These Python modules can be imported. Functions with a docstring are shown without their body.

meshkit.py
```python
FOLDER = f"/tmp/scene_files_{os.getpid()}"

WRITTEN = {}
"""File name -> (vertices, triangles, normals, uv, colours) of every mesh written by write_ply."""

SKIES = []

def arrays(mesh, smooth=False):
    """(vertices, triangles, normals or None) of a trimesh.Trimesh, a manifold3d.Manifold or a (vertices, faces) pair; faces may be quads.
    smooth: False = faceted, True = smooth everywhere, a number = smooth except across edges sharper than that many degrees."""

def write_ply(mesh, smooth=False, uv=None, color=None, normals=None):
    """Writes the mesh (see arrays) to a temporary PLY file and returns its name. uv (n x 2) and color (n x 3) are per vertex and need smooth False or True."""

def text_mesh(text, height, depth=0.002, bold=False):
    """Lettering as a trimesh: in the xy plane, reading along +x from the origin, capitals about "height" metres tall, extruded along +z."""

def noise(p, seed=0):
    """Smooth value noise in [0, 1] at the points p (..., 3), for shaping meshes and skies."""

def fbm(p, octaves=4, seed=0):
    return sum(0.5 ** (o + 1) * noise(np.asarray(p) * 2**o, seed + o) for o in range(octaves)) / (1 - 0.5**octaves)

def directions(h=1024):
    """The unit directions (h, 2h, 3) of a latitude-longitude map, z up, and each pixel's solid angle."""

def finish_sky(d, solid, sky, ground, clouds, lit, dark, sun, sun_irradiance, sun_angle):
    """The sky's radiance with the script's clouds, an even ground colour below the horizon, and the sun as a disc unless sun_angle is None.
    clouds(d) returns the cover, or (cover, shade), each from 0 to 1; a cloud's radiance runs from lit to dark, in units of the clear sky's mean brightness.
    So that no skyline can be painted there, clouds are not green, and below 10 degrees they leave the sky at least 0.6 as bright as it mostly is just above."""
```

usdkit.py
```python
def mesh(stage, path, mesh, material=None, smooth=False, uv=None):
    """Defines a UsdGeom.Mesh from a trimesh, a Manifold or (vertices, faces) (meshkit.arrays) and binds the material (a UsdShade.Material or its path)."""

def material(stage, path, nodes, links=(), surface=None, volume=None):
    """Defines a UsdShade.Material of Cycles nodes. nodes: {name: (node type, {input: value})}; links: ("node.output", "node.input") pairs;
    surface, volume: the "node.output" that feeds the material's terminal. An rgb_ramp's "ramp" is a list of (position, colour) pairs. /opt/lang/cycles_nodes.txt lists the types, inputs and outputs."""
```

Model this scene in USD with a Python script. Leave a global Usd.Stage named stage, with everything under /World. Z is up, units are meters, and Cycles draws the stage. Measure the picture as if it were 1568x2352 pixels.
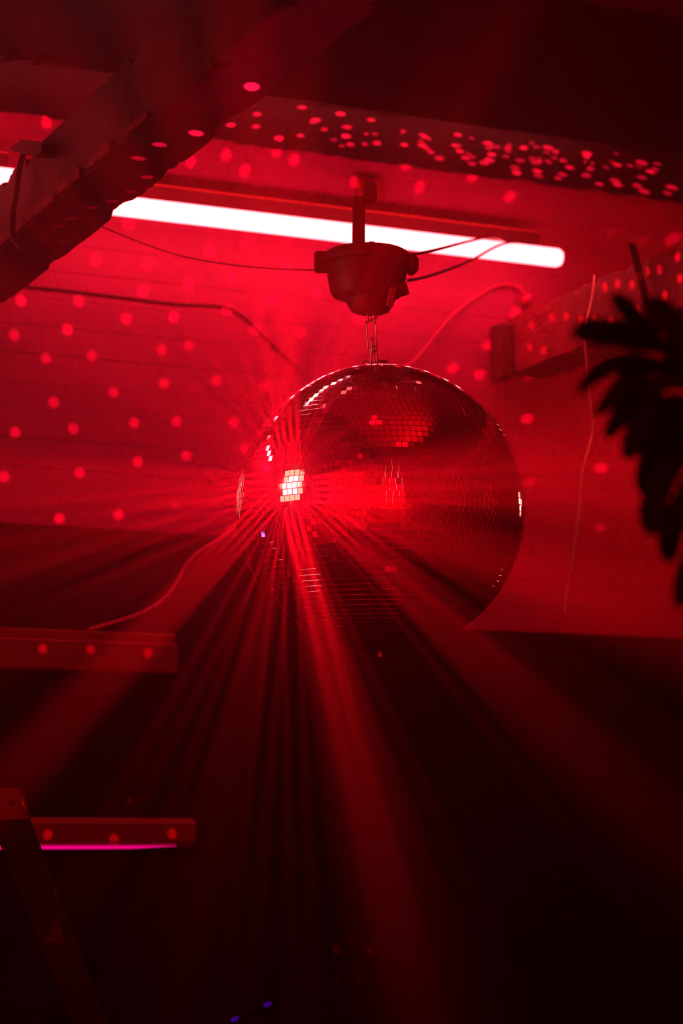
import math, random
import numpy as np, trimesh, manifold3d as mf
import usdkit, meshkit
from pxr import Usd, UsdGeom, UsdLux, UsdShade, Gf

rng = np.random.default_rng(7)
stage = Usd.Stage.CreateInMemory()
UsdGeom.SetStageUpAxis(stage, UsdGeom.Tokens.z)
UsdGeom.Xform.Define(stage, '/World')

# ------------------------------------------------------------------ camera
FPX, CX, CY, HY = 5450.0, 784.0, 1176.0, 1930.0      # focal length in pixels of the 1568 x 2352 frame, centre, horizon
PITCH = math.atan((HY - CY) / FPX)
EYE = np.array([0, 0, 1.6])
FW = np.array([0, math.cos(PITCH), math.sin(PITCH)]); UP = np.array([0, -math.sin(PITCH), math.cos(PITCH)]); RT = np.array([1.0, 0, 0])
cam = UsdGeom.Camera.Define(stage, '/World/camera')
cam.CreateHorizontalApertureAttr(24.0)
cam.CreateFocalLengthAttr(FPX / 1568 * 24)
cam.CreateFStopAttr(4.0)
cam.CreateFocusDistanceAttr(3.88)
cam.CreateExposureAttr(0.0)
cam.AddTransformOp().Set(Gf.Matrix4d(*RT, 0, *UP, 0, *(-FW), 0, *EYE, 1))

# sky: a windowless room at night, so the world outside is black
dome_look = usdkit.material(stage, '/World/Looks/night', {'b': ('background_shader', {'color': (0, 0, 0), 'strength': 0.0})}, surface='b.background')
dome = UsdLux.DomeLight.Define(stage, '/World/night_sky'); dome.CreateIntensityAttr(0.0); dome.CreateColorAttr((0, 0, 0))

# light levels
TUBE = (21.0, 1.30, 1.5)          # radiance of the red tubes
HAZE = 0.085                      # haze density per metre
DOT = 4.5                         # strength of the mirror ball's light spots
BEAM = 32.0                       # strength of its broad shafts

# ------------------------------------------------------------------ helpers
def ray(x, y): return FW + RT * (x - CX) / FPX - UP * (y - CY) / FPX
def at(x, y, d): return EYE + ray(x, y) * d
def onplane(x, y, p, n):
    r = ray(x, y); return EYE + r * (np.dot(np.asarray(p, float) - EYE, n) / np.dot(r, n))
def onz(x, y, z): return onplane(x, y, (0, 0, z), np.array([0, 0, 1.0]))
def horizontal(x):
    d = ray(x, HY); d[2] = 0; return d / np.linalg.norm(d)
A = horizontal(-1550)             # the way the long beams run, away to the left
U = horizontal(12500)             # the way the lamps and the planks run, along the back wall
W = np.array([U[1], -U[0], 0.0])  # out of the back wall, towards the camera
SIDE = np.array([A[1], -A[0], 0.0])
Z = np.array([0, 0, 1.0])
used = {}
def numbered(path):
    n = used.get(path, -1) + 1; used[path] = n
    return path if n == 0 else f'{path}_{n:03d}'
def path_of(parent): return '/World' if parent is None else str(parent.GetPath())
def tag(p, label=None, cat=None, group=None, kind=None):
    for k, v in (('label', label), ('category', cat), ('group', group), ('kind', kind)):
        if v: p.SetCustomDataByKey(k, v)
    return p
def thing(name, label, cat, loc=(0, 0, 0), group=None, rot=None):
    x = UsdGeom.Xform.Define(stage, numbered('/World/' + name))
    m = np.eye(4); m[3, :3] = loc
    if rot is not None: m[:3, :3] = rot
    x.AddTransformOp().Set(Gf.Matrix4d(*m.ravel()))
    o = x.GetPrim(); o.SetCustomDataByKey('_', ''); o.ClearCustomDataByKey('_')
    frames[str(o.GetPath())] = np.linalg.inv(m)
    return tag(o, label, cat, group)
frames = {}
def obj(name, mesh, mat, parent=None, smooth=False, label=None, kind=None, world=True):
    """One mesh; the shape is given in world space and is moved into its thing's own space."""
    v, f, _ = meshkit.arrays(mesh)
    if parent is not None and world:
        top = '/'.join(str(parent.GetPath()).split('/')[:3])
        if top in frames:
            v = (np.c_[v, np.ones(len(v))] @ frames[top])[:, :3]
    m = usdkit.mesh(stage, numbered(path_of(parent) + '/' + name), trimesh.Trimesh(v, f, process=False), mat, smooth=smooth)
    return tag(m.GetPrim(), label, None, None, kind)
def box(c, ex, ey, ez, sx, sy, sz, bevel=0.0):
    """A box centred at c with axes ex, ey, ez and full sizes, its edges chamfered."""
    h = np.array([sx, sy, sz]) / 2; b = min(bevel, h.min() * 0.9)
    pts = []
    for s in np.ndindex(2, 2, 2):
        s = np.array(s) * 2 - 1
        if b > 0:
            for k in range(3):
                q = h.copy() - b; q[k] = h[k]; pts.append(s * q)
        else: pts.append(s * h)
    hull = trimesh.convex.convex_hull(np.array(pts)) if b > 0 else trimesh.creation.box((sx, sy, sz))
    m = np.stack([ex, ey, ez])
    v = hull.vertices @ m + c
    f = hull.faces if np.linalg.det(m) > 0 else hull.faces[:, ::-1]
    return trimesh.Trimesh(v, f, process=False)
def spline(pts, n):
    pts = np.asarray(pts, float)
    if len(pts) < 3: return np.linspace(pts[0], pts[-1], n)
    from scipy.interpolate import CubicSpline
    t = np.r_[0, np.cumsum(np.linalg.norm(np.diff(pts, axis=0), axis=1) ** 0.7)]
    return CubicSpline(t, pts)(np.linspace(0, t[-1], n))
def tube(pts, r, sides=8, closed=False):
    pts = np.asarray(pts, float); n = len(pts)
    r = np.full(n, r) if np.ndim(r) == 0 else np.asarray(r)
    tg = (np.roll(pts, -1, 0) - np.roll(pts, 1, 0)) if closed else np.gradient(pts, axis=0)
    tg /= np.linalg.norm(tg, axis=1, keepdims=True)
    a = np.cross(tg[0], [0.31, 0.77, 0.55]); a /= np.linalg.norm(a)
    rings = []
    for i in range(n):
        a = a - tg[i] * (a @ tg[i]); a /= np.linalg.norm(a); b = np.cross(tg[i], a)
        th = np.arange(sides) * 2 * np.pi / sides
        rings.append(pts[i] + r[i] * (np.cos(th)[:, None] * a + np.sin(th)[:, None] * b))
    v = np.vstack(rings); f = []
    for i in range(n if closed else n - 1):
        for j in range(sides):
            q = [i * sides + j, i * sides + (j + 1) % sides, ((i + 1) % n) * sides + (j + 1) % sides, ((i + 1) % n) * sides + j]
            f += [[q[0], q[1], q[2]], [q[0], q[2], q[3]]]
    if not closed:
        v = np.vstack([v, pts[0], pts[-1]])
        for j in range(sides):
            f += [[n * sides, (j + 1) % sides, j], [n * sides + 1, (n - 1) * sides + j, (n - 1) * sides + (j + 1) % sides]]
    return trimesh.Trimesh(v, f, process=False)
def cyl(p0, p1, r, sides=20, r1=None): return tube([p0, p1], [r, r if r1 is None else r1], sides)
def lathe(axis_pt, prof, sides=40, up=Z):
    """prof: (radius, height) pairs from top to bottom about a vertical axis."""
    th = np.arange(sides) * 2 * np.pi / sides
    v = np.vstack([np.c_[r * np.cos(th), r * np.sin(th), np.full(sides, h)] for r, h in prof]) + axis_pt
    f = []
    for i in range(len(prof) - 1):
        for j in range(sides):
            a, b, c, d = i * sides + j, i * sides + (j + 1) % sides, (i + 1) * sides + (j + 1) % sides, (i + 1) * sides + j
            f += [[a, c, b], [a, d, c]]
    n = len(v); v = np.vstack([v, axis_pt + [0, 0, prof[0][1]], axis_pt + [0, 0, prof[-1][1]]])
    for j in range(sides):
        f += [[n, j, (j + 1) % sides], [n + 1, (len(prof) - 1) * sides + (j + 1) % sides, (len(prof) - 1) * sides + j]]
    return trimesh.Trimesh(v, f, process=False)
def rough_beam(p0, p1, ex, sx, sz, step=0.03, amp=0.006, seed=0, ragged=0.012):
    """A rough-hewn beam from p0 to p1 (the middle of its section), ex across, z up, with uneven faces and chipped lower edges."""
    p0, p1 = np.asarray(p0, float), np.asarray(p1, float)
    L = np.linalg.norm(p1 - p0); n = int(L / step) + 1; ax = (p1 - p0) / L
    nx, nz = max(4, int(sx / 0.02)), max(4, int(sz / 0.02))
    per = [(-.5 + i / nx, -.5) for i in range(nx)] + [(.5, -.5 + i / nz) for i in range(nz)] + [(.5 - i / nx, .5) for i in range(nx)] + [(-.5, .5 - i / nz) for i in range(nz)]
    per = np.array(per); m = len(per)
    t = np.linspace(0, L, n)
    base = p0 + t[:, None] * ax
    v = base[:, None] + per[None, :, :1] * sx * ex + per[None, :, 1:] * sz * Z
    nrm = np.where(np.abs(per[:, :1]) > 0.499, np.sign(per[:, :1]), 0) * ex + np.where(np.abs(per[:, 1:]) > 0.499, np.sign(per[:, 1:]), 0) * Z
    d = (meshkit.fbm(v * 14 + seed * 3.1, 3, seed) - 0.5) * 2 * amp
    corner = (np.abs(per[:, 0]) > 0.499) & (np.abs(per[:, 1]) > 0.499)
    e = -np.maximum(0, meshkit.fbm(v * 15 + 5 + seed, 4, seed + 9) - 0.5) * 5 * ragged - .0005
    d = np.where(corner[None, :], np.minimum(d, 0) + np.minimum(e, 0.002), d)
    v = (v + d[..., None] * nrm[None]).reshape(-1, 3)
    f = []
    for i in range(n - 1):
        for j in range(m):
            a, b, c, q = i * m + j, i * m + (j + 1) % m, (i + 1) * m + (j + 1) % m, (i + 1) * m + j
            f += [[a, b, c], [a, c, q]]
    k = len(v); v = np.vstack([v, p0, p1])
    for j in range(m): f += [[k, (j + 1) % m, j], [k + 1, (n - 1) * m + j, (n - 1) * m + (j + 1) % m]]
    tm = trimesh.Trimesh(v, f, process=False)
    if tm.volume < 0: tm.invert()
    return tm

# ------------------------------------------------------------------ materials
def mat(name, nodes, links=(), surface='p.BSDF', volume=None):
    return usdkit.material(stage, '/World/Looks/' + name, nodes, links, surface=surface if not volume else None, volume=volume)
def plain(name, c, rough=0.6, metal=0.0, spec=0.5): return mat(name, {'p': ('principled_bsdf', {'base_color': c, 'roughness': rough, 'metallic': metal, 'specular_ior_level': spec})})
def noisy(name, c1, c2, scale, rough=0.7, bump=0.0, stretch=(1, 1, 1), lo=0.35, hi=0.65, metal=0.0, detail=5):
    nodes = {'g': ('geometry', {}), 'm': ('mapping', {'scale': stretch}), 'n': ('noise_texture', {'scale': scale, 'detail': detail, 'roughness': 0.6}),
             'r': ('rgb_ramp', {'ramp': [(0, c1), (lo, c1), (hi, c2), (1, c2)]}), 'p': ('principled_bsdf', {'roughness': rough, 'metallic': metal, 'specular_ior_level': 0.3})}
    links = [('g.position', 'm.vector'), ('m.vector', 'n.vector'), ('n.fac', 'r.fac'), ('r.color', 'p.base_color')]
    if bump:
        nodes['b'] = ('bump', {'strength': bump, 'distance': 0.01}); links += [('n.fac', 'b.height'), ('b.normal', 'p.normal')]
    return mat(name, nodes, links)
def emit(name, c): return mat(name, {'e': ('emission', {'color': c, 'strength': 1.0})}, surface='e.emission')

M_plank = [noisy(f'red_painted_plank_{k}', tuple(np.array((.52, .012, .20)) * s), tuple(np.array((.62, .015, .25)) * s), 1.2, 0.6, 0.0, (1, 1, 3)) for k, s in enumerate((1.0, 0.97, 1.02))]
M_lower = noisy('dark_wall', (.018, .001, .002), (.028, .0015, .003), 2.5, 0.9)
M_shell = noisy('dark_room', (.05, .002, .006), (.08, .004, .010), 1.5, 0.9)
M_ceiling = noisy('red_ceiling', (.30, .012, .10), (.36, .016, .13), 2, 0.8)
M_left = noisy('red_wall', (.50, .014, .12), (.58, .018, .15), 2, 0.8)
M_floor = noisy('dark_floor', (.015, .0015, .002), (.03, .003, .004), 3, 0.7)
M_beam = noisy('old_dark_timber', (.008, .0008, .0008), (.026, .002, .002), 9, 0.75, 0.4, (1, 1, 1), 0.38, 0.72)
M_beam_pale = noisy('worn_painted_beam', (.19, .007, .03), (.38, .013, .07), 10, 0.7, 0.35, (1, 1, 1), 0.3, 0.6)
M_header = noisy('rough_header', (.005, .0005, .0008), (.014, .001, .0022), 6, 0.8, 0.4, (1, 1, 1))
M_patch = noisy('flaking_paint', (.06, .004, .004), (.17, .010, .010), 30, 0.8, 0.5)
M_tube = emit('red_tube_light', TUBE)
M_dim = emit('dim_tube_light', (1.3, 0.17, 0.17))
M_tube3 = emit('low_tube_light', (3.5, 1.5, 1.3))
M_tubeback = plain('tube_back', (.3, .012, .06), 0.5)
M_fitting = plain('lamp_housing', (.16, .004, .03), 0.5)
M_lip = plain('lamp_lip', (.75, .10, .10), 0.35)
M_pale = noisy('pale_plastic', (.30, .009, .02), (.36, .010, .024), 4, 0.6)
M_magenta = emit('magenta_light', (1.0, 0.0, 0.24))
M_violet = emit('violet_light', (0.035, 0.0, 0.13))
M_violet2 = emit('violet_lens', (1.2, 0.5, 4.0))
M_lamp = emit('spotlight_lens', (7.0, 1.8, 1.5))
M_lamp_rim = emit('spotlight_rim', (2.4, 0.75, 0.45))
M_black = plain('black_metal', (.006, .0006, .0009), 0.7, 0.0, 0.15)
M_motor = plain('dark_motor_plastic', (.38, .008, .03), 0.5)
M_label = plain('motor_label', (.85, .02, .2), 0.6)
M_steel = plain('chain_steel', (.75, .5, .55), 0.25, 1.0)
M_wire = plain('bright_wire', (1.0, .55, .5), 0.3, 1.0)
M_cable = plain('dark_cable', (.05, .003, .008), 0.45)
M_palecable = plain('pale_cable', (.8, .02, .25), 0.5)
M_leaf = plain('black_leaf', (.004, .0035, .006), 0.6, 0.0, 0.2)
M_pot = plain('dark_pot', (.03, .004, .005), 0.6)
M_mirror = mat('mirror_glass', {'p': ('principled_bsdf', {'base_color': (.96, .80, .84), 'metallic': 1.0, 'roughness': 0.035})})
M_core = plain('ball_core', (.16, .006, .03), 0.5)
M_bracket = noisy('dark_bracket', (.12, .006, .02), (.18, .008, .03), 8)
M_rust = noisy('rusty_strap', (.05, .004, .004), (.16, .014, .012), 45, 0.8, 0.4)
M_stile = noisy('dark_timber_post', (.018, .002, .002), (.03, .003, .003), 12, 0.7, 0.2, (1, 1, .2))
M_cap = noisy('pale_cap', (.20, .012, .012), (.25, .014, .014), 8, 0.6)
M_sticker = plain('sticker', (.06, .005, .005), 0.5)

# ------------------------------------------------------------------ the room
B, R = at(873, 1168, 4.09), 0.25        # the mirror ball
TR = at(1285, 593, 5.55)                 # right end of the lit tube (axis)
GAP = 0.15                               # from the tube's axis back to the planks
W0 = TR - W * GAP
LOW = onplane(0, 1200, W0, W)[2]         # the planks' lower edge
TOP = 3.17                               # underside of the header
CEIL = 3.5
def local(p): q = np.asarray(p, float) - W0; return q @ U, q @ W
def wp(u, w, z): return np.array([*(W0 + U * u + W * w)[:2], z])
ucam, wcam = local(EYE)
U0, U1, WF = -4.6, 1.7, wcam + 2.0       # side walls and the wall behind the camera
def slab(u0, u1, w0, w1, z0, z1, bevel=0.0):
    return box((wp((u0 + u1) / 2, (w0 + w1) / 2, (z0 + z1) / 2)), U, -W, Z, u1 - u0, abs(w1 - w0), z1 - z0, bevel)
def struct(name, mesh, m): return obj(name, mesh, m, kind='structure')
struct('floor', slab(U0 - .1, U1 + .1, -.2, WF + .1, -.1, 0), M_floor)
struct('ceiling', slab(U0 - .1, U1 + .1, -.2, WF + .1, CEIL, CEIL + .1), M_ceiling)
wall = UsdGeom.Xform.Define(stage, '/World/wall_back').GetPrim(); tag(wall, kind='structure')
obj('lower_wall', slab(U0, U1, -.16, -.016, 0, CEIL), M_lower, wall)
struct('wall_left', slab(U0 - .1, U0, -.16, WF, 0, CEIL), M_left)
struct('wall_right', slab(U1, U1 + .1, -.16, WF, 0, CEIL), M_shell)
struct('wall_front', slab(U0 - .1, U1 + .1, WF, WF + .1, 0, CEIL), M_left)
z, k = LOW, 0
while z < TOP + 0.03:
    h = 0.062
    tilt = (rng.random() - 0.5) * 0.03
    pl = slab(U0 + .01, U1 - .01, -.016, 0.0, z + .0002, z + h - .0002, 0.0012)
    c = pl.vertices.mean(0)
    pl.apply_transform(trimesh.transformations.rotation_matrix(tilt, U, c))
    pl.vertices += W * (rng.random() - 0.5) * 0.0015
    obj('plank', pl, M_plank[k % 3], wall)
    z += h; k += 1

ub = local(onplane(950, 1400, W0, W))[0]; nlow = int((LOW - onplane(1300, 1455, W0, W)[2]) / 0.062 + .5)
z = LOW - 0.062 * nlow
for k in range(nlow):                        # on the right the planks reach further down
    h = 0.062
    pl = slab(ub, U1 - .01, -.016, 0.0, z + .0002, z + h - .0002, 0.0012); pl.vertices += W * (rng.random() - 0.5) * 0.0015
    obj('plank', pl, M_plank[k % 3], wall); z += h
# header across the room in front of the planks
near = local(onz(1000, 272, TOP))[1]
hd = rough_beam(wp(U0 + .01, near / 2, (TOP + CEIL) / 2 - .003), wp(U1 - .01, near / 2, (TOP + CEIL) / 2 - .003), W, near - .004, CEIL - TOP, 0.02, 0.003, 3, 0.010)
struct('trim_1', hd, M_header)

# ------------------------------------------------------------------ the two long beams
ZB, ZT = 2.69, 2.826
pa, pb = onz(300, 470, ZB), onz(250, 360, ZB)
wid = abs((pb - pa) @ SIDE)
def run(p, w):                            # the point of the line through p along A at w from the planks
    return p + A * ((w - local(p)[1]) / (A @ W))
def long_beam(right_edge, width, name, label, m, seed):
    mid = right_edge + (-SIDE if False else SIDE * 0)
    t = thing(name, label, 'beam', (0, 0, 0))
    p0, p1 = run(mid, 0.012), run(mid, WF - .02)
    p0 = np.array([*p0[:2], (ZB + ZT) / 2]); p1 = np.array([*p1[:2], (ZB + ZT) / 2])
    obj('timber', rough_beam(p0, p1, SIDE, width, ZT - ZB, 0.016, 0.003, seed, 0.009), m, t)
    return t
lmid = (pa + pb) / 2; lmid = pa + SIDE * ((pb - pa) @ SIDE) / 2
lbeam = long_beam(lmid, wid, 'ceiling_beam', 'dark rough timber beam crossing in front of the lit tube, with light spots along its underside', M_beam, 1)
# the flaking strip along the lower left edge of the left beam
lface = pb
for (x0, x1, h) in ((-6, 32, 26), (40, 128, 30), (138, 190, 40), (205, 262, 34), (290, 345, 24)):
    ctr = [onplane(x, 588 - 0.895 * x, lface, SIDE) for x in (x0, x1)]
    a0, a1 = ctr; hh = h * 4.2 / FPX * 0.8
    n = 9; top = []; bot = []
    for i in range(n):
        s = i / (n - 1); q = a0 + (a1 - a0) * s; q = np.array([q[0], q[1], ZB])
        e = 0.35 + 0.65 * math.sin(math.pi * min(1, max(0, s * 0.9 + .08))) ** 0.5
        bot.append(q + Z * (0.004 + rng.random() * 0.003)); top.append(q + Z * (0.004 + hh * e * (0.75 + 0.5 * rng.random())))
    pts = np.array(bot + top); off = np.sign((EYE - lface) @ SIDE) * SIDE
    v = np.vstack([pts + off * 0.006, pts + off * 0.001]); f = []
    for i in range(n - 1):
        f += [[i, i + 1, n + i + 1], [i, n + i + 1, n + i]]
        b = 2 * n; f += [[b + i, b + n + i + 1, b + i + 1], [b + i, b + n + i, b + n + i + 1]]
        f += [[n + i, n + i + 1, b + n + i + 1], [n + i, b + n + i + 1, b + n + i], [i, b + i + 1, i + 1], [i, b + i, b + i + 1]]
    f += [[0, n, b + n], [0, b + n, b], [n - 1, b + n - 1, b + 2 * n - 1], [n - 1, b + 2 * n - 1, 2 * n - 1]]
    obj('paint_flake', trimesh.Trimesh(v, f, process=False), M_patch, lbeam)
redge = onplane(1160, 850, W0, W)
rface = np.array([*redge[:2], ZB])
rsign = np.sign((rface - EYE) @ SIDE)
rbeam = long_beam(rface + rsign * SIDE * 0.06, 0.12, 'ceiling_beam', 'paler worn beam at the upper right, its side covered with light spots, behind the black leaves', M_beam_pale, 5)
RF = rface - rsign * SIDE * 0.001

# dark upright where the right beam meets the planks
t = thing('bracket', 'dark upright bracket on the planked wall under the far end of the right beam', 'bracket', wp(*local(redge), 2.5))
pc = [onplane(x, y, W0 + W * 0.05, W) for x, y in ((1163, 742), (1163, 868))]
obj('post', box((pc[0] + pc[1]) / 2 - W * .025, U, -W, Z, 0.036, 0.05, pc[0][2] - pc[1][2], 0.004), M_bracket, t)
obj('plate', box(onplane(1182, 800, W0 + W * .02, W) - W * .01, U, -W, Z, 0.012, 0.02, 0.10, 0.002), M_rust, t)

# ------------------------------------------------------------------ tube lights
def batten(name, label, right, length, lit, group=None, face=None):
    t = thing(name, label, 'tube light', right - U * length / 2, group)
    r = 0.0218
    left = right - U * length
    th = np.radians(np.linspace(-145, 145, 11)) + math.radians(-20)     # the glowing front, turned out and down
    ring = np.array([W * math.cos(a) + Z * math.sin(a) for a in th]) * r
    ends = [(0.0, .86), (.008, 1.0), (length - .008, 1.0), (length, .86)]
    v = np.vstack([right - U * s + ring * q for s, q in ends]); n = len(ring); f = []
    for i in range(len(ends) - 1):
        for j in range(n - 1):
            a, b, c, d = i * n + j, i * n + j + 1, (i + 1) * n + j + 1, (i + 1) * n + j
            f += [[a, b, c], [a, c, d]]
    k = len(v); v = np.vstack([v, right, left])
    for j in range(n - 1): f += [[k, j + 1, j], [k + 1, (len(ends) - 1) * n + j, (len(ends) - 1) * n + j + 1]]
    obj('tube', trimesh.Trimesh(v, f, process=False), lit, t, smooth=40)
    bk = -(W * math.cos(math.radians(-20)) + Z * math.sin(math.radians(-20)))
    bu = np.cross(U, bk)
    mid = right - U * length / 2
    obj('heat_sink', box(mid + bk * 0.0178, U, bk, bu, length - .01, 0.009, 0.022, 0.002), M_tubeback, t)
    zc = mid[2]
    def hs(w0, w1, z0, z1, m, nm, ext=0.0, bev=0.004):
        obj(nm, box(mid + W * (w0 + w1) / 2 + Z * ((z0 + z1) / 2), U, -W, Z, length + ext, w1 - w0, z1 - z0, bev), m, t)
    hs(-GAP + .004, -.098, .026, .076, M_fitting, 'housing')
    hs(-.0980, -.092, .022, .0820, M_fitting, 'reflector', 0.0, 0.001)
    hs(-.0980, -.089, .0820, .0858, M_lip, 'rim', 0.0, 0.0008)
    for s in (.03, length - .03):
        obj('lamp_holder', box(right - U * s - W * .056 + Z * .027, U, W, Z, .02, .074, .012, .002), M_fitting, t)
    return t
batten('tube_light', 'glowing red tube light on the planked wall above the mirror ball', TR, 1.2, M_tube)
batten('tube_light', 'glowing tube light at the left edge of the picture, beyond the dark beam', TR - U * 1.31 + Z * 0.03, 1.2, M_tube)
batten('tube_light', 'dim tube light overhead, out of the picture above the mirror ball', wp(-.35, .93, CEIL - .09), 1.7, M_dim)
batten('tube_light', 'tube light overhead in front of the header, out of the picture above the dark beam', wp(-.92, .47, 3.43), 1.15, M_tube3)

# ------------------------------------------------------------------ mirror ball
ball = thing('mirror_ball', 'large mirror ball of small square tiles hanging from the motor in the middle', 'mirror ball', B)
obj('core', (lambda s: trimesh.Trimesh(s.vertices + B, s.faces, process=False))(trimesh.creation.icosphere(6, R - .0006)), M_core, ball, smooth=True)
PITCH_T, TS, TH, CH = 0.01047, 0.0099, 0.0016, 0.00028
def tile(n, e1, e2):
    """A small square of mirror glass with ground edges, lying on the ball."""
    h, g = TS / 2, TS / 2 - CH
    c = n * (R - TH); v = []
    for d, s in ((0, h), (TH - CH, h), (TH, g)):
        for a, b in ((-1, -1), (1, -1), (1, 1), (-1, 1)): v.append(c + n * d + e1 * a * s + e2 * b * s)
    f = []
    for k in (0, 4):
        for j in range(4):
            a, b = k + j, k + (j + 1) % 4
            f += [[a, b, b + 4], [a, b + 4, a + 4]]
    f += [[8, 9, 10], [8, 10, 11]]
    return np.array(v), np.array(f)
tiles = []
rows = 75
for i in range(rows):
    lat = math.pi / 2 - (i + 0.5) * math.pi / rows
    cnt = int(2 * math.pi * (R - .001) * math.cos(lat) / PITCH_T)
    if cnt < 4: continue
    ph0 = rng.random() * 6.28
    for j in range(cnt):
        ph = ph0 + 2 * math.pi * j / cnt
        n = np.array([math.cos(lat) * math.cos(ph), math.cos(lat) * math.sin(ph), math.sin(lat)])
        e1 = np.array([-math.sin(ph), math.cos(ph), 0]); e2 = np.cross(n, e1)
        j1, j2, j3 = rng.normal(0, .003), rng.normal(0, .003), rng.normal(0, .010)
        if rng.random() < 0.02: j1 *= 9; j2 *= 9
        nn = n + e1 * j1 + e2 * j2; nn /= np.linalg.norm(nn)
        a1 = e1 + e2 * j3; a1 -= nn * (a1 @ nn); a1 /= np.linalg.norm(a1)
        v, f = tile(nn, a1, np.cross(nn, a1))
        v += (n - nn) * (R - TH)
        tiles.append((v + B, f, n))
tocam = EYE - B; tocam /= np.linalg.norm(tocam)
order = np.argsort([-(q[2] @ tocam) for q in tiles])
for q in order[:300]: obj('mirror_tile', trimesh.Trimesh(tiles[q][0], tiles[q][1], process=False), M_mirror, ball)
rest = [tiles[q] for q in order[300:]]
obj('mirror_tiles', trimesh.Trimesh(np.vstack([q[0] for q in rest]), np.vstack([q[1] + 12 * i for i, q in enumerate(rest)]), process=False), M_mirror, ball, kind='stuff')
obj('top_cap', lathe(B + Z * R, [(.008, .010), (.012, .009), (.0125, .004), (.026, .002), (.027, -.004)], 24), M_steel, ball, smooth=40)
obj('stud', lathe(B - Z * R, [(.006, .004), (.006, -.006), (.003, -.008)], 16), M_steel, ball, smooth=40)
nub = B + Z * (R - .002) - RT * .025
obj('eyelet', tube([nub + RT * .007 * math.cos(a) + Z * (.004 + .007 * math.sin(a)) for a in np.linspace(0, 2 * np.pi, 16)[:-1]], .0018, 6, True), M_steel, ball, smooth=True)

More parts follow.
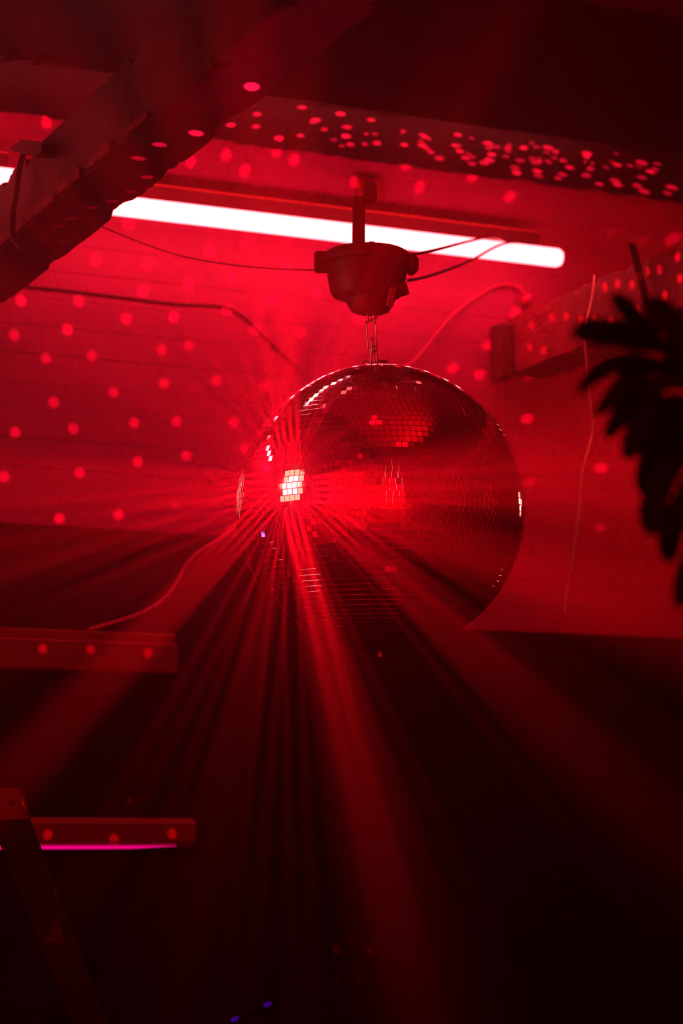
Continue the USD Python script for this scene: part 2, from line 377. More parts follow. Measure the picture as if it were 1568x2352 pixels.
# the lamps that light the ball, both just out of the picture, and the shafts and spots it throws
def camdir(x, y, z): return RT * x + UP * y + FW * z        # right, up, away (z = -1 is towards the camera)
L1 = np.array([-.898, -.402, .18]); L1 /= np.linalg.norm(L1)
L2 = np.array([.716, .686, .126]); L2 /= np.linalg.norm(L2)
def par_can(name, label, pos, r):
    d = B - pos; d /= np.linalg.norm(d)
    t = thing(name, label, 'spotlight', pos)
    prof = [(r * .98, 0), (r * 1.02, -.01), (r * 1.02, .10), (r * .8, .16), (r * .3, .19)]
    a = np.cross(d, Z); a /= np.linalg.norm(a); b = np.cross(a, d)
    def rev(prof, sides=28):
        th = np.arange(sides) * 2 * np.pi / sides; v = np.vstack([pos - d * h + q * (np.cos(th)[:, None] * a + np.sin(th)[:, None] * b) for q, h in prof]); f = []
        for i in range(len(prof) - 1):
            for j in range(sides):
                k0, k1, k2, k3 = i * sides + j, i * sides + (j + 1) % sides, (i + 1) * sides + (j + 1) % sides, (i + 1) * sides + j
                f += [[k0, k1, k2], [k0, k2, k3]]
        return trimesh.Trimesh(v, f, process=False)
    obj('can', rev([(r * .97, .0), (r * .97, -.06), (r * 1.03, -.06), (r * 1.03, .10), (r * .8, .16), (.004, .19)]), M_black, t, smooth=30)
    obj('lens', rev([(.001, -.004), (r * .6, 0.0)], 8), M_lamp, t)
    obj('reflector', rev([(r * .6, 0.0), (r * .96, -.012)], 8), M_lamp_rim, t)
    up = pos + Z * (CEIL - pos[2])
    obj('yoke', tube(spline([pos + a * r * 1.05 - d * -.02, pos + a * r * 1.1 + Z * r * 1.3, pos + Z * r * 1.6, pos - a * r * 1.1 + Z * r * 1.3, pos - a * r * 1.05 + d * .02], 16), .008, 8), M_black, t)
    obj('drop_pipe', cyl(pos + Z * r * 1.6, up - Z * .001, .014, 12), M_black, t)
par_can('spotlight', 'spotlight out of the picture to the left, aimed at the mirror ball', B + L1 * 1.0, 0.20)
par_can('spotlight', 'spotlight out of the picture to the right, behind and beside the mirror ball', B + L2 * 1.35, 0.085)

def wash(name, label, pos, aim, watts, half):
    d = aim - pos; d /= np.linalg.norm(d)
    t = thing(name, label, 'spotlight', pos)
    obj('can', tube([pos - d * .20, pos - d * .18, pos - d * .02, pos + d * .06], [.02, .075, .085, .085], 24), M_black, t, smooth=30)
    obj('pipe', cyl(pos - d * .1, np.array([*(pos - d * .1)[:2], CEIL - .001]), .014, 12), M_black, t)
    l = UsdLux.SphereLight.Define(stage, str(t.GetPath()) + '/lamp')
    l.CreateRadiusAttr(0.0); l.CreateTreatAsPointAttr(True); l.CreateNormalizeAttr(True); l.CreateIntensityAttr(watts * 4.0); l.CreateColorAttr(Gf.Vec3f(1, .006, .012))
    s = UsdLux.ShapingAPI.Apply(l.GetPrim()); s.CreateShapingConeAngleAttr(half); s.CreateShapingConeSoftnessAttr(.6)
    z = -d; x = np.cross(Z, z); x /= np.linalg.norm(x); y = np.cross(z, x)
    l.AddTransformOp().Set(Gf.Matrix4d(*x, 0, *y, 0, *z, 0, *(d * .09), 1))
wash('wash_light', 'red wash light under the ceiling behind the camera, aimed at the left wall', wp(-3.0, 5.1, 3.2), wp(U0, 4.3, 2.2), 22.0, 60)
wash('wash_light', 'red wash light under the ceiling behind the camera, aimed at the wall opposite', wp(-2.4, 5.3, 3.2), wp(-3.3, WF, 2.2), 24.0, 60)
wash('wash_light', 'red wash light on a pipe right of the camera, aimed up at the ceiling', wp(-.6, 2.6, 2.75), wp(-1.35, 2.0, CEIL), 4.0, 60)
wash('wash_light', 'small red wash light out of the picture on the right, aimed at the planks', B + L2 * 1.2 + RT * .34 + Z * .22, onplane(1420, 950, W0, W), 0.8, 40)

def spot(p, d, watts, half, soft, color, name):
    l = UsdLux.SphereLight.Define(stage, numbered('/World/mirror_ball/' + name))
    l.CreateRadiusAttr(0.0); l.CreateTreatAsPointAttr(True); l.CreateNormalizeAttr(True)
    l.CreateIntensityAttr(float(watts) * 4); l.CreateColorAttr(Gf.Vec3f(*color))
    s = UsdLux.ShapingAPI.Apply(l.GetPrim()); s.CreateShapingConeAngleAttr(float(half)); s.CreateShapingConeSoftnessAttr(float(soft))
    z = -np.asarray(d, float); z /= np.linalg.norm(z)
    x = np.cross([0, 0, 1.0] if abs(z[2]) < .9 else [0, 1.0, 0], z); x /= np.linalg.norm(x); y = np.cross(z, x)
    l.AddTransformOp().Set(Gf.Matrix4d(*x, 0, *y, 0, *z, 0, *(np.asarray(p) - B), 1))
def facet(target=None, r=None, lamp=L1):
    """The mirror that throws the lamp's light towards the target: (place on the ball, direction)."""
    p = B
    for _ in range(6):
        d = r if r is not None else (target - p) / np.linalg.norm(target - p)
        n = lamp + d; n /= np.linalg.norm(n); p = B + n * (R + .003)
    return p, d
RED = (1.0, 0.005, 0.045)
def target(x, y, where):
    if where == 'wall': return onplane(x, y, W0, W)
    if where == 'low': return onplane(x, y, W0 - W * .016, W)
    if where == 'header':
        t = onz(x, y, TOP)
        return onplane(x, y, W0 + W * near, W) if local(t)[1] > near else t
    if where == 'rbeam': return onplane(x, y, RF, SIDE)
    if where == 'under': return onz(x, y, ZB)
    return onplane(x, y, *where)
def throw(group):
    """Light spots thrown by one patch of the ball's mirrors; group: (x, y, surface, strength, size) of each spot."""
    ts = [target(x, y, w) for x, y, w, _, _ in group]
    mean = sum((t - B) / np.linalg.norm(t - B) for t in ts); mean /= np.linalg.norm(mean)
    p0, _ = facet(r=mean); n0 = (p0 - B) / np.linalg.norm(p0 - B)
    for t, (x, y, w, power, size) in zip(ts, group):
        d = t - p0; dist = np.linalg.norm(d); d /= dist
        p = p0 + d * .002
        if d @ n0 < 0.12: p, d = facet(t); dist = np.linalg.norm(t - p)
        spot(p, d, power * DOT * 2.0 * dist ** 2, math.degrees(math.atan(.0125 * size / dist)), 0.75, RED, 'spot')

WALL = '48,690 181,691 290,732 399,728 155,757 33,770 106,823 211,817 372,803 434,793 377,881 261,901 123,924 497,874 610,887 308,971 168,984 405,968 35,993 537,970 316,1060 428,1046 183,1086 10,1095 563,1030 136,1191 272,1183 219,597 340,608 433,650 328,668 521,711 534,639 586,757 690,764 625,680 727,677 480,576 565,558 295,512 658,612 445,437 437,370 519,356 635,347 675,367 562,391 776,348 933,379 1085,405 1170,452 815,418 963,430 912,700 825,730 107,280 1040,845 1102,860 1120,793 1210,962 1380,1075'
WALL_DIM = '660,545 402,1160 1218,1107 1378,1212 930,488 975,494 1005,502 1054,510 1107,508 1192,512 1239,520 1361,530 1404,535 1475,553 580,1490 705,1520'
HEADER = '694,245 590,260 537,256 725,274 782,259 853,273 797,290 745,296 588,289 530,285 690,309 795,311 922,300 977,313 929,331 970,332 866,327 805,330 1052,308 1057,345 1050,333 1070,361 1120,328 1130,353 1124,366 1113,372 1140,336 1167,338 1195,367 1184,383 1203,338 1231,372 1235,391 1260,337 1280,347 1293,367 1310,383 1293,399 1282,408 1350,351 1350,358 1354,372 1355,385 1347,401 1378,421 1414,413 1420,423 1420,377 1475,371 1476,406 1465,425 1482,438 1498,393 1545,429 1535,442 1238,402 1187,395 640,315 1085,374 1010,362 990,348'
RBEAM = '1220,747 1265,730 1300,727 1318,660 1343,648 1388,660 1417,653 1450,655 1334,735 1365,733 1215,798 1248,805 1470,633 1485,625 1525,680 1560,640 1555,590 1463,712 1400,740 1513,620 1172,724'
UNDER = '1307,807 1350,803 1160,868 1210,866'
LUNDER = '578,200,1.2 450,305,1.3 365,330,1.0 318,364,.9 338,408,.7 302,440,.4 258,463,.5 212,476,.4 165,502,.4 133,520,.3 148,556,.35'
def pts(s): return [tuple(float(q) for q in p.split(',')) for p in s.split()]
spots = [(x, y, 'wall', 0.5 if y > 760 else 0.9, 1.18) for x, y in pts(WALL)] + [(x, y, 'wall', 0.2, 0.9) for x, y in pts(WALL_DIM)]
throw([q for q in spots if q[0] < 560 and q[1] < 860]); throw([q for q in spots if q[0] < 700 and q[1] >= 860])
throw([q for q in spots if 560 <= q[0] < 1000 and q[1] < 860]); throw([q for q in spots if q[0] >= 1000 and q[1] < 600]); throw([(q[0], q[1], q[2], q[3] * 1.7, q[4]) for q in spots if q[0] >= 1000 and q[1] >= 600])
spots = [(x, y, 'header', 52.0 * (0.55 + 0.6 * rng.random()), 0.8 + 0.3 * rng.random()) for x, y in pts(HEADER)]
for _ in range(46):                       # smaller, fainter ones between them
    x = 620 + 930 * rng.random() ** .8; f = rng.random() ** .7
    spots.append((x, (252 + .098 * (x - 500)) + f * (62 - .02 * (x - 500)), 'header', 40 * (.4 + .6 * rng.random()), .5 + .3 * rng.random()))
spots.append((708, 118, 'header', 20, 1.0))
spots = [(x, y, w, q * (1.1 - .5 * max(0, x - 600) / 950), z) for x, y, w, q, z in spots]
throw([q for q in spots if q[0] < 900]); throw([q for q in spots if q[0] >= 900])
throw([(x, y, 'rbeam', 1.2, 1.0) for x, y in pts(RBEAM)] + [(x, y, 'under', 0.5, .8) for x, y in pts(UNDER)])
throw([(x, y, 'under', 5.0 * min(q, 1.6), 0.85 + 0.2 * q) for x, y, q in pts(LUNDER)])
box_front = (W0 + W * .05, W); trestle_front = (at(20, 1850, 4.0), np.array([0, 1.0, 0]))
throw([(x, y, 'low', 0.35, 0.8) for x, y in pts('772,2182 848,2182 298,1840')] + [(x, y, 'low', 0.13, 0.6) for x, y in pts('803,2155 812,2225 797,2242 826,2252 775,2248')]
      + [(x, y, box_front, 0.35, 1.0) for x, y in pts('98,1490 208,1492 340,1500 110,1917 262,1927 395,1915')] + [(x, y, trestle_front, 0.5, 0.7) for x, y in pts('5,1835 22,1875 12,1897 75,2147')])

# broad shafts towards the room: (far point in the picture, its spread in degrees, strength, how far it leans to the camera)
SHAFTS = [((905, 1800), 11, 1.0, 50), ((820, 1560), 4.5, .9, 52), ((655, 1750), 3.2, .38, 50), ((735, 1750), 2.6, .36, 48), ((580, 1800), 5.5, .42, 50), ((500, 1800), 3.5, .25, 50),
          ((400, 1750), 4, .26, 50), ((250, 1640), 6, .65, 52), ((330, 1560), 5, .65, 55), ((120, 1520), 5, .25, 54), ((0, 1310), 6, .6, 56), ((0, 1420), 4, .35, 56), ((0, 1128), 7, .9, 60), ((60, 1225), 3.5, .40, 58),
          ((480, 740), 5, .30, 40), ((380, 800), 4, .24, 45), ((560, 660), 5, .36, 40), ((650, 560), 6, .50, 35), ((725, 560), 7, .6, 70), ((250, 880), 5, .2, 45), ((960, 640), 6, .28, 55), ((880, 680), 4, .2, 55),
          ((1300, 1128), 4, .4, 58), ((1300, 1090), 16, .6, 62), ((1300, 1350), 7, .65, 55), ((1500, 1500), 5, .4, 55), ((1330, 1720), 6.5, .7, 52), ((1450, 1690), 4, .26, 52), ((1230, 1760), 3, .2, 52), ((1050, 1900), 4, .25, 50)]
hots = [facet(r=camdir(*q))[0] for q in ((-.05, -.15, -1), (-.08, .2, -1), (.15, -.05, -1), (-.2, -.02, -1))]
SH_RED = (1.0, 0.004, 0.02)
for (x, y), spread, power, lean in SHAFTS:
    a = np.array([x - 700, -(y - 1140)], float); a /= np.linalg.norm(a)
    s = math.radians(lean)
    hot = hots[1] if a[1] > .3 else hots[2] if a[0] > .5 else hots[3] if a[0] < -.6 else hots[0]
    across = camdir(-a[1], a[0], 0)
    for k in ((-1, -.5, 0, .5, 1) if spread >= 5 else (-1, 0, 1)):   # a few neighbouring mirrors make one shaft
        s = math.radians(lean + 4 * k)
        d = camdir(a[0] * math.sin(s), a[1] * math.sin(s), -math.cos(s)) + across * k * math.radians(spread) * .22; d /= np.linalg.norm(d)
        spot(hot + across * k * .020 + d * .004, d, power * BEAM * (2.4 if spread >= 5 else 4.0) * (8 / spread) ** 0.7 * (1.1 if a[1] > .2 else 1.0), max(.8, 1.25 * spread / 2 * math.sin(s)), 1.0, SH_RED, 'shaft')

for q, watts in (((-.1, 0, -1), 1.1), ((-.5, .25, -.8), .35)):      # the soft gleam of the ground tile edges round the bright patch
    d = camdir(*q); d /= np.linalg.norm(d); p, d = facet(r=d)
    spot(p + d * .004, d, watts, 75, 1.0, RED, 'gleam')

# ------------------------------------------------------------------ motor, arm, chain
S = 4.09 / FPX
def mp(x, y, toward=0.0): return at(x, y, 4.09 - toward)
mo = thing('ball_motor', 'dark bowl-shaped motor housing above the mirror ball', 'motor', mp(842, 640))
ax = mp(842, 640)
def hgt(y): return (640 - y) * S * 1.009
obj('housing', lathe(ax, [(18 * S, hgt(574)), (88 * S, hgt(577)), (98 * S, hgt(583)), (101 * S, hgt(594)), (99 * S, hgt(606)), (93 * S, hgt(610)), (90 * S, hgt(640)), (85 * S, hgt(668)), (78 * S, hgt(681)), (55 * S, hgt(690))], 48), M_motor, mo, smooth=35)
ax2 = mp(850, 640)
obj('gear_cover', lathe(ax2, [(58 * S, hgt(684)), (57 * S, hgt(692)), (50 * S, hgt(706)), (42 * S, hgt(717)), (30 * S, hgt(721))], 40), M_motor, mo, smooth=35)
obj('mounting_lug', box(mp(741, 602), RT, FW, UP, 40 * S, .03, 48 * S, .004), M_motor, mo)
obj('mounting_lug', box(mp(944, 607), RT, FW, UP, 34 * S, .03, 50 * S, .009), M_motor, mo)
obj('bolt', cyl(mp(853, 576), mp(853, 555), .005, 10), M_steel, mo, smooth=40)
obj('nut', cyl(mp(853, 573), mp(853, 563), .009, 6), M_motor, mo)
obj('knob', cyl(mp(915, 668, .05), mp(936, 662, .05), .011, 16), M_motor, mo, smooth=40)
lb = box(mp(899, 682, .075), RT * .96 - UP * .22, FW, UP * .96 + RT * .22, 17 * S, .012, 46 * S, .002)
obj('label_plate', lb, M_label, mo)
arm = thing('support_arm', 'dark angled arm from the wall that carries the mirror ball motor', 'bracket', mp(823, 470))
wpt = onplane(851, 433, W0 + W * .012, W)
obj('wall_plate', box(wpt, U, -W, Z, .07, .012, .05, .002), M_motor, arm)
e0 = mp(850, 446); adir = wpt - e0; aL = np.linalg.norm(adir); adir /= aL
asx = np.cross(adir, Z); asx /= np.linalg.norm(asx)
obj('arm', box((e0 + wpt) / 2 - adir * .01, asx, adir, np.cross(asx, adir), 31 * S, aL, 36 * S, .003), M_motor, arm)
pt, pbm = mp(824, 452), mp(823, 567)
pd = (pbm - pt) / np.linalg.norm(pbm - pt)
obj('post', box((pt + pbm) / 2, RT, np.cross(pd, RT), -pd, 29 * S, .02, np.linalg.norm(pbm - pt), .003), M_motor, arm)
ch = thing('hanging_chain', 'thin steel chain and shackle between the motor and the mirror ball', 'chain', mp(852, 770))
def link(cx, cy, h, w, yaw, rr):
    c = mp(cx, cy); e = RT * math.cos(yaw) + FW * math.sin(yaw); q = []
    dn = (mp(858, 835) - mp(850, 712)); dn /= np.linalg.norm(dn)
    hh, r = h * S / 2, w * S / 2
    for a in np.linspace(0, np.pi, 9): q.append(c + e * r * math.cos(a) - dn * ((hh - r) + r * math.sin(a)))
    for a in np.linspace(np.pi, 2 * np.pi, 9): q.append(c + e * r * math.cos(a) + dn * ((hh - r) - r * math.sin(a)))
    return tube(q, rr, 8, True)
obj('shackle', tube(spline([mp(843, 708), mp(844, 725), mp(845, 742)], 6), .0016, 8), M_steel, ch, smooth=True)
obj('shackle', tube(spline([mp(857, 708), mp(858, 725), mp(860, 745)], 6), .0016, 8), M_steel, ch, smooth=True)
obj('pin', cyl(mp(838, 741), mp(866, 728), .0018, 8), M_steel, ch, smooth=40)
obj('chain_link', link(853.5, 772, 70, 21, 0.0, .0013), M_steel, ch, smooth=True)
obj('chain_link', link(855.5, 795, 40, 14, 1.2, .0013), M_steel, ch, smooth=True)
obj('chain_link', link(858, 817, 46, 15, 0.3, .0013), M_steel, ch, smooth=True)

# ------------------------------------------------------------------ cables and wires
def cable(name, label, cat, pts3, r, m, n=40):
    return tag(obj(name, tube(spline(pts3, n), r, 8), m, smooth=True), label, cat)
cable('cable', 'thin cable sagging from the dark beam to the left side of the motor', 'cable', [onz(226, 518, ZB + .01), at(300, 548, 4.35), at(400, 583, 4.28), at(500, 604, 4.22), at(610, 616, 4.15), mp(724, 620)], .0016, M_palecable)
cable('cable', 'cable crossing the lit tube from the top right of the motor', 'cable', [mp(952, 584), at(1020, 569, 4.5), at(1085, 552, 5.0), at(1130, 546, 5.3), at(1152, 552, 5.45)], .0026, M_cable)
cable('cable', 'lower cable crossing the lit tube from the right side of the motor', 'cable', [mp(938, 644), at(985, 634, 4.35), at(1030, 619, 4.6), at(1095, 591, 4.95), at(1153, 561, 5.3), at(1194, 558, 5.46)], .0028, M_cable)
t = thing('cable', 'pale looping cable with a plug on the wall right of the ball', 'cable', onplane(1100, 690, W0 + W * .02, W))
q = lambda x, y, w=.02: onplane(x, y, W0 + W * w, W)
obj('cord', tube(spline([q(925, 850), q(985, 790), q(1020, 745), q(1050, 714), q(1090, 683), q(1130, 660), q(1165, 651), q(1195, 662), q(1208, 682)], 40), .0038, 8), M_palecable, t, smooth=True)
obj('plug', box(q(1210, 686), U * .8 + Z * .6, -W, Z * .8 - U * .6, .030, .02, .016, .004), M_palecable, t)
obj('clip', box(q(1203, 687), U * .9 - Z * .4, -W, Z * .9 + U * .4, .034, .012, .006, .002), M_palecable, t)
cable('cable', 'dark cable running along the planks below the dark beam', 'cable', [q(40, 655, .003), q(160, 668, .003), q(300, 685, .003), q(430, 699, .003), q(520, 706, .003), q(552, 722, .003), q(610, 775, .003), q(690, 850, .003)], .0024, M_cable)
q2 = lambda x, y, w=.01: onplane(x, y, W0 + W * w, W)
cable('cable', 'pale cable curving down the lower wall to the wall box on the left', 'cable', [q2(640, 1160), q2(560, 1205), q2(480, 1252), q2(432, 1292), q2(402, 1345), q2(355, 1392), q2(280, 1424), q2(205, 1446)], .004, M_palecable)
wf = lambda x, y, d=.02: onplane(x, y, RF - rsign * SIDE * d, SIDE)
wz = local(onplane(1363, 640, RF, SIDE))[1]
wx = lambda x, y: onplane(x, y, wp(0, wz + .03, 0), W)
cable('hanging_wire', 'thin bright wire hanging from the right beam down beside the black leaves', 'wire', [wx(1366, 632), wx(1352, 720), wx(1344, 770), wx(1349, 850), wx(1356, 920), wx(1362, 985), wx(1341, 1070), wx(1328, 1180), wx(1317, 1270), wx(1304, 1350), wx(1297, 1405)], .0023, M_wire, 60)
strap = thing('rusty_strap', 'mottled rusty strap hanging across the side of the right beam', 'strap', wf(1470, 640))
s0, s1 = wf(1450, 560), wf(1501, 760); sd = (s1 - s0); sL = np.linalg.norm(sd); sd /= sL
snr = W; sx = np.cross(sd, snr); sx /= np.linalg.norm(sx)
obj('strip', box((s0 + s1) / 2, sx, np.cross(sd, sx), sd, .019, .006, sL, .0015), M_rust, strap)
for k in range(6):
    obj('rivet', box(s0 + sd * sL * (k + .5) / 6 + snr * .004, sx, np.cross(sd, sx), sd, .007, .004, .007, .0015), M_rust, strap)

# plate and thick cable on the left face of the left beam
lf = lambda x, y, d=.0: onplane(x, y, lface + off * d, SIDE)
t = thing('cable_bracket', 'small dark bracket with a thick hanging cable on the left side of the dark beam', 'bracket', lf(70, 400))
outline = [(38, 345), (66, 322), (115, 330), (112, 352), (95, 362), (58, 352)]
P3 = np.array([lf(x, y, .012) for x, y in outline]); n = len(P3)
v = np.vstack([P3 + off * .014, P3 - off * .014]); f = [[0, i, i + 1] for i in range(1, n - 1)] + [[n, n + i + 1, n + i] for i in range(1, n - 1)]
for i in range(n): j = (i + 1) % n; f += [[i, n + i, n + j], [i, n + j, j]]
obj('plate', trimesh.Trimesh(v, f, process=False), M_black, t)
obj('cord', tube(spline([lf(58, 348, .012), lf(44, 390, .02), lf(38, 440, .02), lf(30, 490, .02), lf(29, 535, .02), lf(42, 566, .02), lf(66, 582, .012), lf(80, 580, .002)], 40), .0052, 8), M_black, t, smooth=True)

# ------------------------------------------------------------------ pale boxes on the lower wall
fx = lambda x, y, w: onplane(x, y, W0 + W * w, W)
a, b = fx(-160, 1478, .05), fx(410, 1540, .05)
t = thing('wall_box', 'long pale box with a ledge on the lower wall at the left', 'wall box', (a + b) / 2)
Lb = (b - a) @ U; zt, zl = fx(200, 1470, .05)[2], fx(200, 1541, .05)[2]
c0 = a + U * Lb / 2
obj('body', box(np.array([*(c0 - W * .031)[:2], (zt + zl) / 2]), U, -W, Z, Lb, .062, zt - zl, .004), M_pale, t)
obj('ledge', box(np.array([*(c0 - W * .036)[:2], zt + .011]), U, -W, Z, Lb - .004, .05, .020, .003), M_pale, t)
a, b = fx(-200, 1880, .05), fx(457, 1945, .05)
t = thing('strip_light', 'rounded pale wall fitting with a thin glowing magenta line beneath it', 'strip light', (a + b) / 2)
Lb = (b - a) @ U; zt, zl = fx(250, 1878, .05)[2], fx(250, 1945, .05)[2]; c0 = a + U * Lb / 2
obj('body', box(np.array([*(c0 - W * .031)[:2], (zt + zl) / 2]), U, -W, Z, Lb, .062, zt - zl, .012), M_pale, t)
s0, s1 = fx(-200, 1947, .045), fx(405, 1944, .045)
zs = fx(100, 1946.5, .045)[2]
v = []
for p, h in ((s0, .0078), (fx(300, 1946, .045), .0062), (s1, .0008)):
    p = np.array([*p[:2], zs + .0032])
    v += [p, p - Z * h, p - W * .01 - Z * h, p - W * .01]
f = []
for k in (0, 4):
    for j in range(4): f += [[k + j, k + (j + 1) % 4, k + 4 + (j + 1) % 4], [k + j, k + 4 + (j + 1) % 4, k + 4 + j]]
f += [[0, 2, 1], [0, 3, 2], [8, 9, 10], [8, 10, 11]]
obj('light_line', trimesh.Trimesh(np.array(v), f, process=False), M_magenta, t, label='thin glowing magenta line')

# ------------------------------------------------------------------ slanted post, lower left
Dp = 4.0
t = thing('trestle', 'slanted dark timber trestle leg with a pale cap at the lower left', 'trestle', at(10, 1850, Dp))
pl = lambda x, y, d=0.0: onplane(x, y, at(20, 1850, Dp) + np.array([0, d, 0]), np.array([0, 1.0, 0]))
capo = [(-44, 1809), (40, 1809), (62, 1881), (-66, 1886)]
def prism(poly, thick, d0=0.0):
    P = np.array([pl(x, y, d0) for x, y in poly]); n = len(P); Q = P + np.array([0, thick, 0])
    v = np.vstack([P, Q]); f = [[0, i, i + 1] for i in range(1, n - 1)] + [[n, n + i + 1, n + i] for i in range(1, n - 1)]
    for i in range(n): j = (i + 1) % n; f += [[i, n + i, n + j], [i, n + j, j]]
    tm = trimesh.Trimesh(v, f); tm.fix_normals(); return tm
yf = HY + 1.6 * FPX / Dp * 1.02
def foot(x0, y0, x1, y1, y): return x0 + (x1 - x0) * (y - y0) / (y1 - y0)
P = pl(60, 1884); zf = 0.0
def on_floor(x0, y0, x1, y1):
    a, b = pl(x0, y0), pl(x1, y1); return a + (b - a) * (a[2] / (a[2] - b[2]))
def leg_poly(e):                            # e: (left line, right line) in the picture
    (l0, l1), (r0, r1) = e
    pts3 = [pl(*l0), on_floor(*l0, *l1), on_floor(*r0, *r1), pl(*r0)]
    P = np.array(pts3); Q = P + np.array([0, .05, 0]); n = 4
    v = np.vstack([P, Q]); f = [[0, 1, 2], [0, 2, 3], [4, 6, 5], [4, 7, 6]]
    for i in range(n): j = (i + 1) % n; f += [[i, n + i, n + j], [i, n + j, j]]
    tm = trimesh.Trimesh(v, f); tm.fix_normals(); return tm
obj('leg', leg_poly((((-22, 1884), (165, 2352)), ((61, 1881), (241, 2352)))), M_stile, t)
obj('leg', leg_poly((((-65, 1884), (-245, 2352)), ((-5, 1884), (-190, 2352)))), M_stile, t)
obj('cap', prism(capo, .062, -.006), M_cap, t, label='pale cap')
obj('screw', cyl(pl(25, 1843, -.008), pl(25, 1843, .0), .0032, 12), M_black, t)
obj('sticker', prism([(100, 2164), (134, 2106), (148, 2168)], .0015, -.0012), M_sticker, t, label='pale triangular sticker')
ca, cb = pl(150, 2560), pl(-400, 2560)
obj('brace', box((ca + cb) / 2 + np.array([0, .062, 0]), RT, np.array([0, 1.0, 0]), Z, 620 * Dp / FPX, .02, .04, .002), M_stile, t)

# ------------------------------------------------------------------ boom with violet lamps, bottom edge
t = thing('boom_stand', 'black boom stand whose arm carries two small violet lamps at the bottom edge', 'stand', at(480, 2380, 4.3))
b0, b1 = at(500, 2359, 4.3), at(640, 2294, 4.3)
foot0 = np.array([b0[0], b0[1], 0])
obj('arm', cyl(b0, b1, .0065, 12), M_black, t, smooth=40)
obj('pole', cyl(foot0 + Z * .02, b0 + Z * 0.0, .011, 14), M_black, t, smooth=40)
obj('base', lathe(foot0, [(.02, .03), (.14, .02), (.15, .012), (.15, 0)], 32), M_black, t, smooth=30)
for x, y in ((539, 2341), (614, 2307)):
    c = at(x, y, 4.29); d = (b1 - b0) / np.linalg.norm(b1 - b0)
    obj('violet_lamp', tube([c - d * .008, c - d * .005, c + d * .005, c + d * .008], [.0012, .0042, .0042, .0012], 10), M_violet, t, smooth=True, label='small violet lamp')

vp = B + np.array([-.962, .191, -.195]) * 1.1
t = thing('violet_lamp_stand', 'small violet lamp on a thin stand, out of the picture on the left', 'lamp', (vp[0], vp[1], 0))
vd = (B - vp) / np.linalg.norm(B - vp)
obj('shade', tube([vp - vd * .07, vp - vd * .06, vp - vd * .002], [.012, .028, .030], 20), M_black, t, smooth=30)
obj('lens', tube([vp - vd * .002, vp + vd * .001], .022, 10), M_violet2, t)
obj('pole', cyl(np.array([*(vp - vd * .035)[:2], .02]), vp - vd * .035 - Z * .027, .009, 12), M_black, t, smooth=40)
obj('base', lathe(np.array([*(vp - vd * .035)[:2], 0]), [(.02, .03), (.13, .02), (.14, .012), (.14, 0)], 28), M_black, t, smooth=30)

# ------------------------------------------------------------------ black plant, right
Dq = 2.0
plant = thing('potted_palm', 'black leafy plant silhouetted out of focus along the right edge', 'plant', (at(1640, 1500, Dq)[0], at(1640, 1500, Dq)[1], 0))
pp = lambda x, y, d=0.0: at(x, y, Dq + d)
def leaf(points, width, depth, tip=0.55, seed=0):
    """A thick, drooping finger-shaped leaf along picture points placed at the plant's distance."""
    n = 22; c = spline([pp(x, y, depth * k / len(points)) for k, (x, y) in enumerate(points)], n)
    tg = np.gradient(c, axis=0); tg /= np.linalg.norm(tg, axis=1, keepdims=True)
    s = np.linspace(0, 1, n)
    prof = np.minimum(1, (0.35 + 1.6 * s)) * np.clip(1 - np.maximum(0, (s - tip) / (1 - tip)) ** 2.2, 0, 1) ** 0.6
    w = width * Dq / FPX / 2 * np.maximum(prof, 0.03)
    sides = 12; th = np.arange(sides) * 2 * np.pi / sides; rings = []
    for i in range(n):
        sx = np.cross(tg[i], FW); sx /= np.linalg.norm(sx); nr = np.cross(sx, tg[i])
        rings.append(c[i] + w[i] * (np.cos(th)[:, None] * sx + 0.28 * np.sin(th)[:, None] * nr - 0.18 * (np.cos(th)[:, None] ** 2) * nr))
    v = np.vstack(rings); f = []
    for i in range(n - 1):
        for j in range(sides):
            a, b, cc, d = i * sides + j, i * sides + (j + 1) % sides, (i + 1) * sides + (j + 1) % sides, (i + 1) * sides + j
            f += [[a, b, cc], [a, cc, d]]
    k = len(v); v = np.vstack([v, c[0], c[-1]])
    for j in range(sides): f += [[k, (j + 1) % sides, j], [k + 1, (n - 1) * sides + j, (n - 1) * sides + (j + 1) % sides]]
    tm = trimesh.Trimesh(v, f, process=False)
    if tm.volume < 0: tm.invert()
    return tm
LEAVES = [([(1560, 835), (1490, 765), (1445, 715), (1400, 676)], 46, -.02, .75), ([(1560, 815), (1460, 776), (1390, 763), (1310, 764)], 64, -.04, .76),
          ([(1600, 880), (1566, 790), (1530, 728), (1476, 690)], 60, .03, .72), ([(1570, 850), (1475, 832), (1400, 840), (1326, 912)], 46, -.03, .6),
          ([(1570, 860), (1475, 850), (1424, 890), (1364, 956)], 46, -.01, .6), ([(1590, 892), (1505, 886), (1445, 930), (1390, 1010)], 52, .02, .6),
          ([(1610, 935), (1530, 935), (1475, 985), (1434, 1058)], 70, -.03, .62), ([(1610, 985), (1540, 985), (1494, 1050), (1468, 1134)], 52, .02, .62),
          ([(1630, 1030), (1550, 1060), (1505, 1140), (1497, 1234)], 66, -.02, .74), ([(1640, 1120), (1580, 1150), (1540, 1220), (1540, 1294)], 56, .0, .72),
          ([(1650, 1200), (1605, 1250), (1570, 1330), (1562, 1400)], 46, -.01, .7), ([(1660, 840), (1610, 830), (1560, 848), (1505, 826)], 66, .05, .7),
          ([(1660, 985), (1600, 965), (1560, 1000), (1520, 1070)], 84, .04, .6), ([(1665, 1080), (1620, 1090), (1580, 1150), (1545, 1215)], 78, .05, .6)]
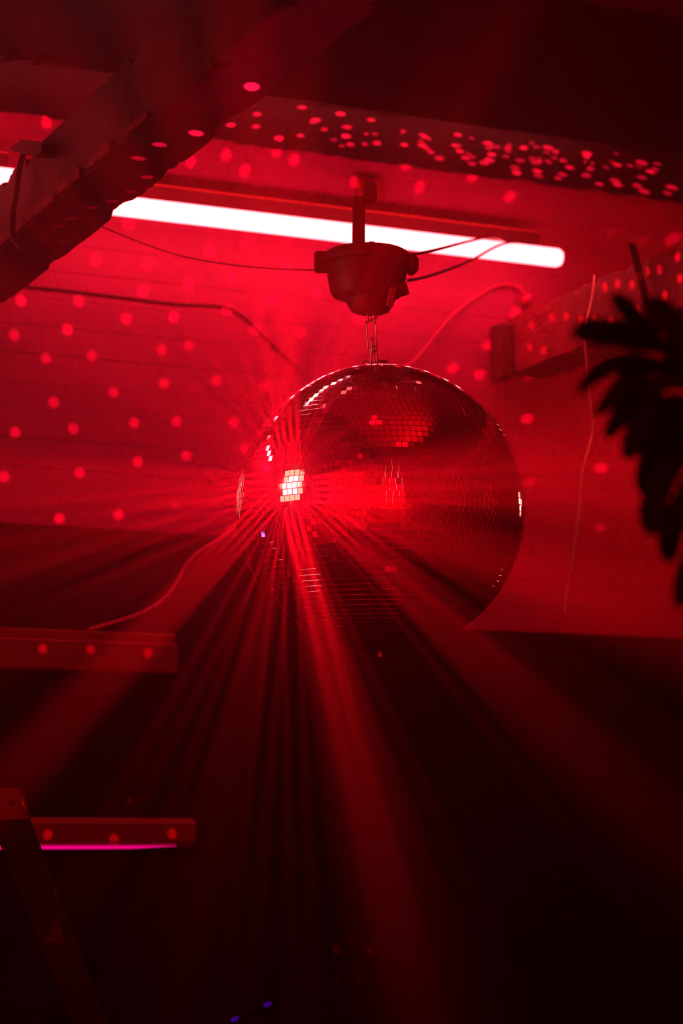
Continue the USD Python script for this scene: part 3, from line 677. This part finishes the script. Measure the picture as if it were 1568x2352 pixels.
for i, (q_, w_, d_, t_) in enumerate(LEAVES): obj('leaf', leaf(q_, w_, d_, t_, i), M_leaf, plant, smooth=60)
stem = [pp(1648, 860), pp(1640, 1100), pp(1648, 1300), pp(1640, 1700), pp(1645, 2300)]
base = np.array([pp(1640, 1500)[0], pp(1640, 1500)[1], 0.0])
st = spline(stem + [base + Z * .28], 30)
obj('stem', tube(st, np.linspace(.016, .030, 30), 14), M_leaf, plant, smooth=True)
obj('pot', lathe(base, [(.12, .34), (.15, .36), (.15, .33), (.11, .02), (.11, 0)], 36), M_pot, plant, smooth=30)
obj('soil', lathe(base + Z * .30, [(.002, .012), (.10, .008), (.115, 0)], 30), M_pot, plant)

# ------------------------------------------------------------------ haze
# smoke hangs round the ball and along the planks, and thins out towards the floor, the ceiling and the camera
wb = local(B)[1]
haze = mat('haze', {'g': ('geometry', {}), 'x': ('separate_xyz', {}),
                    'h': ('rgb_ramp', {'ramp': [(0, (.03,) * 3), (.38, (.06,) * 3), (.52, (.28,) * 3), (.62, (.8,) * 3), (.70, (1,) * 3), (.77, (.85,) * 3), (.84, (.28,) * 3), (.89, (.06,) * 3), (1, (.02,) * 3)]}),
                    's': ('math', {'math_type': 'multiply', 'value2': 1 / CEIL}),
                    'w': ('vector_math', {'math_type': 'dot_product', 'vector2': tuple(W)}),
                    'f': ('map_range', {'range_type': 'smoothstep', 'from_min': float(W @ W0 + wb + .4), 'from_max': float(W @ W0 + wb + 1.7), 'to_min': 1.0, 'to_max': 0.25, 'clamp': True}),
                    'd': ('math', {'math_type': 'multiply', 'value2': HAZE}), 'q': ('math', {'math_type': 'multiply'}),
                    'v': ('principled_volume', {'color': (1.0, .30, .42), 'anisotropy': 0.6})},
           [('g.position', 'x.vector'), ('x.z', 's.value1'), ('s.value', 'h.fac'), ('h.color', 'd.value1'), ('g.position', 'w.vector1'), ('w.value', 'f.value'), ('f.result', 'q.value2'), ('d.value', 'q.value1'), ('q.value', 'v.density')], volume='v.volume')
hz = slab(U0 + .004, U1 - .004, -.012, WF - .004, .004, CEIL - .004)
tag(obj('haze', hz, haze), 'thin smoky red haze filling the room', 'haze', None, 'stuff')
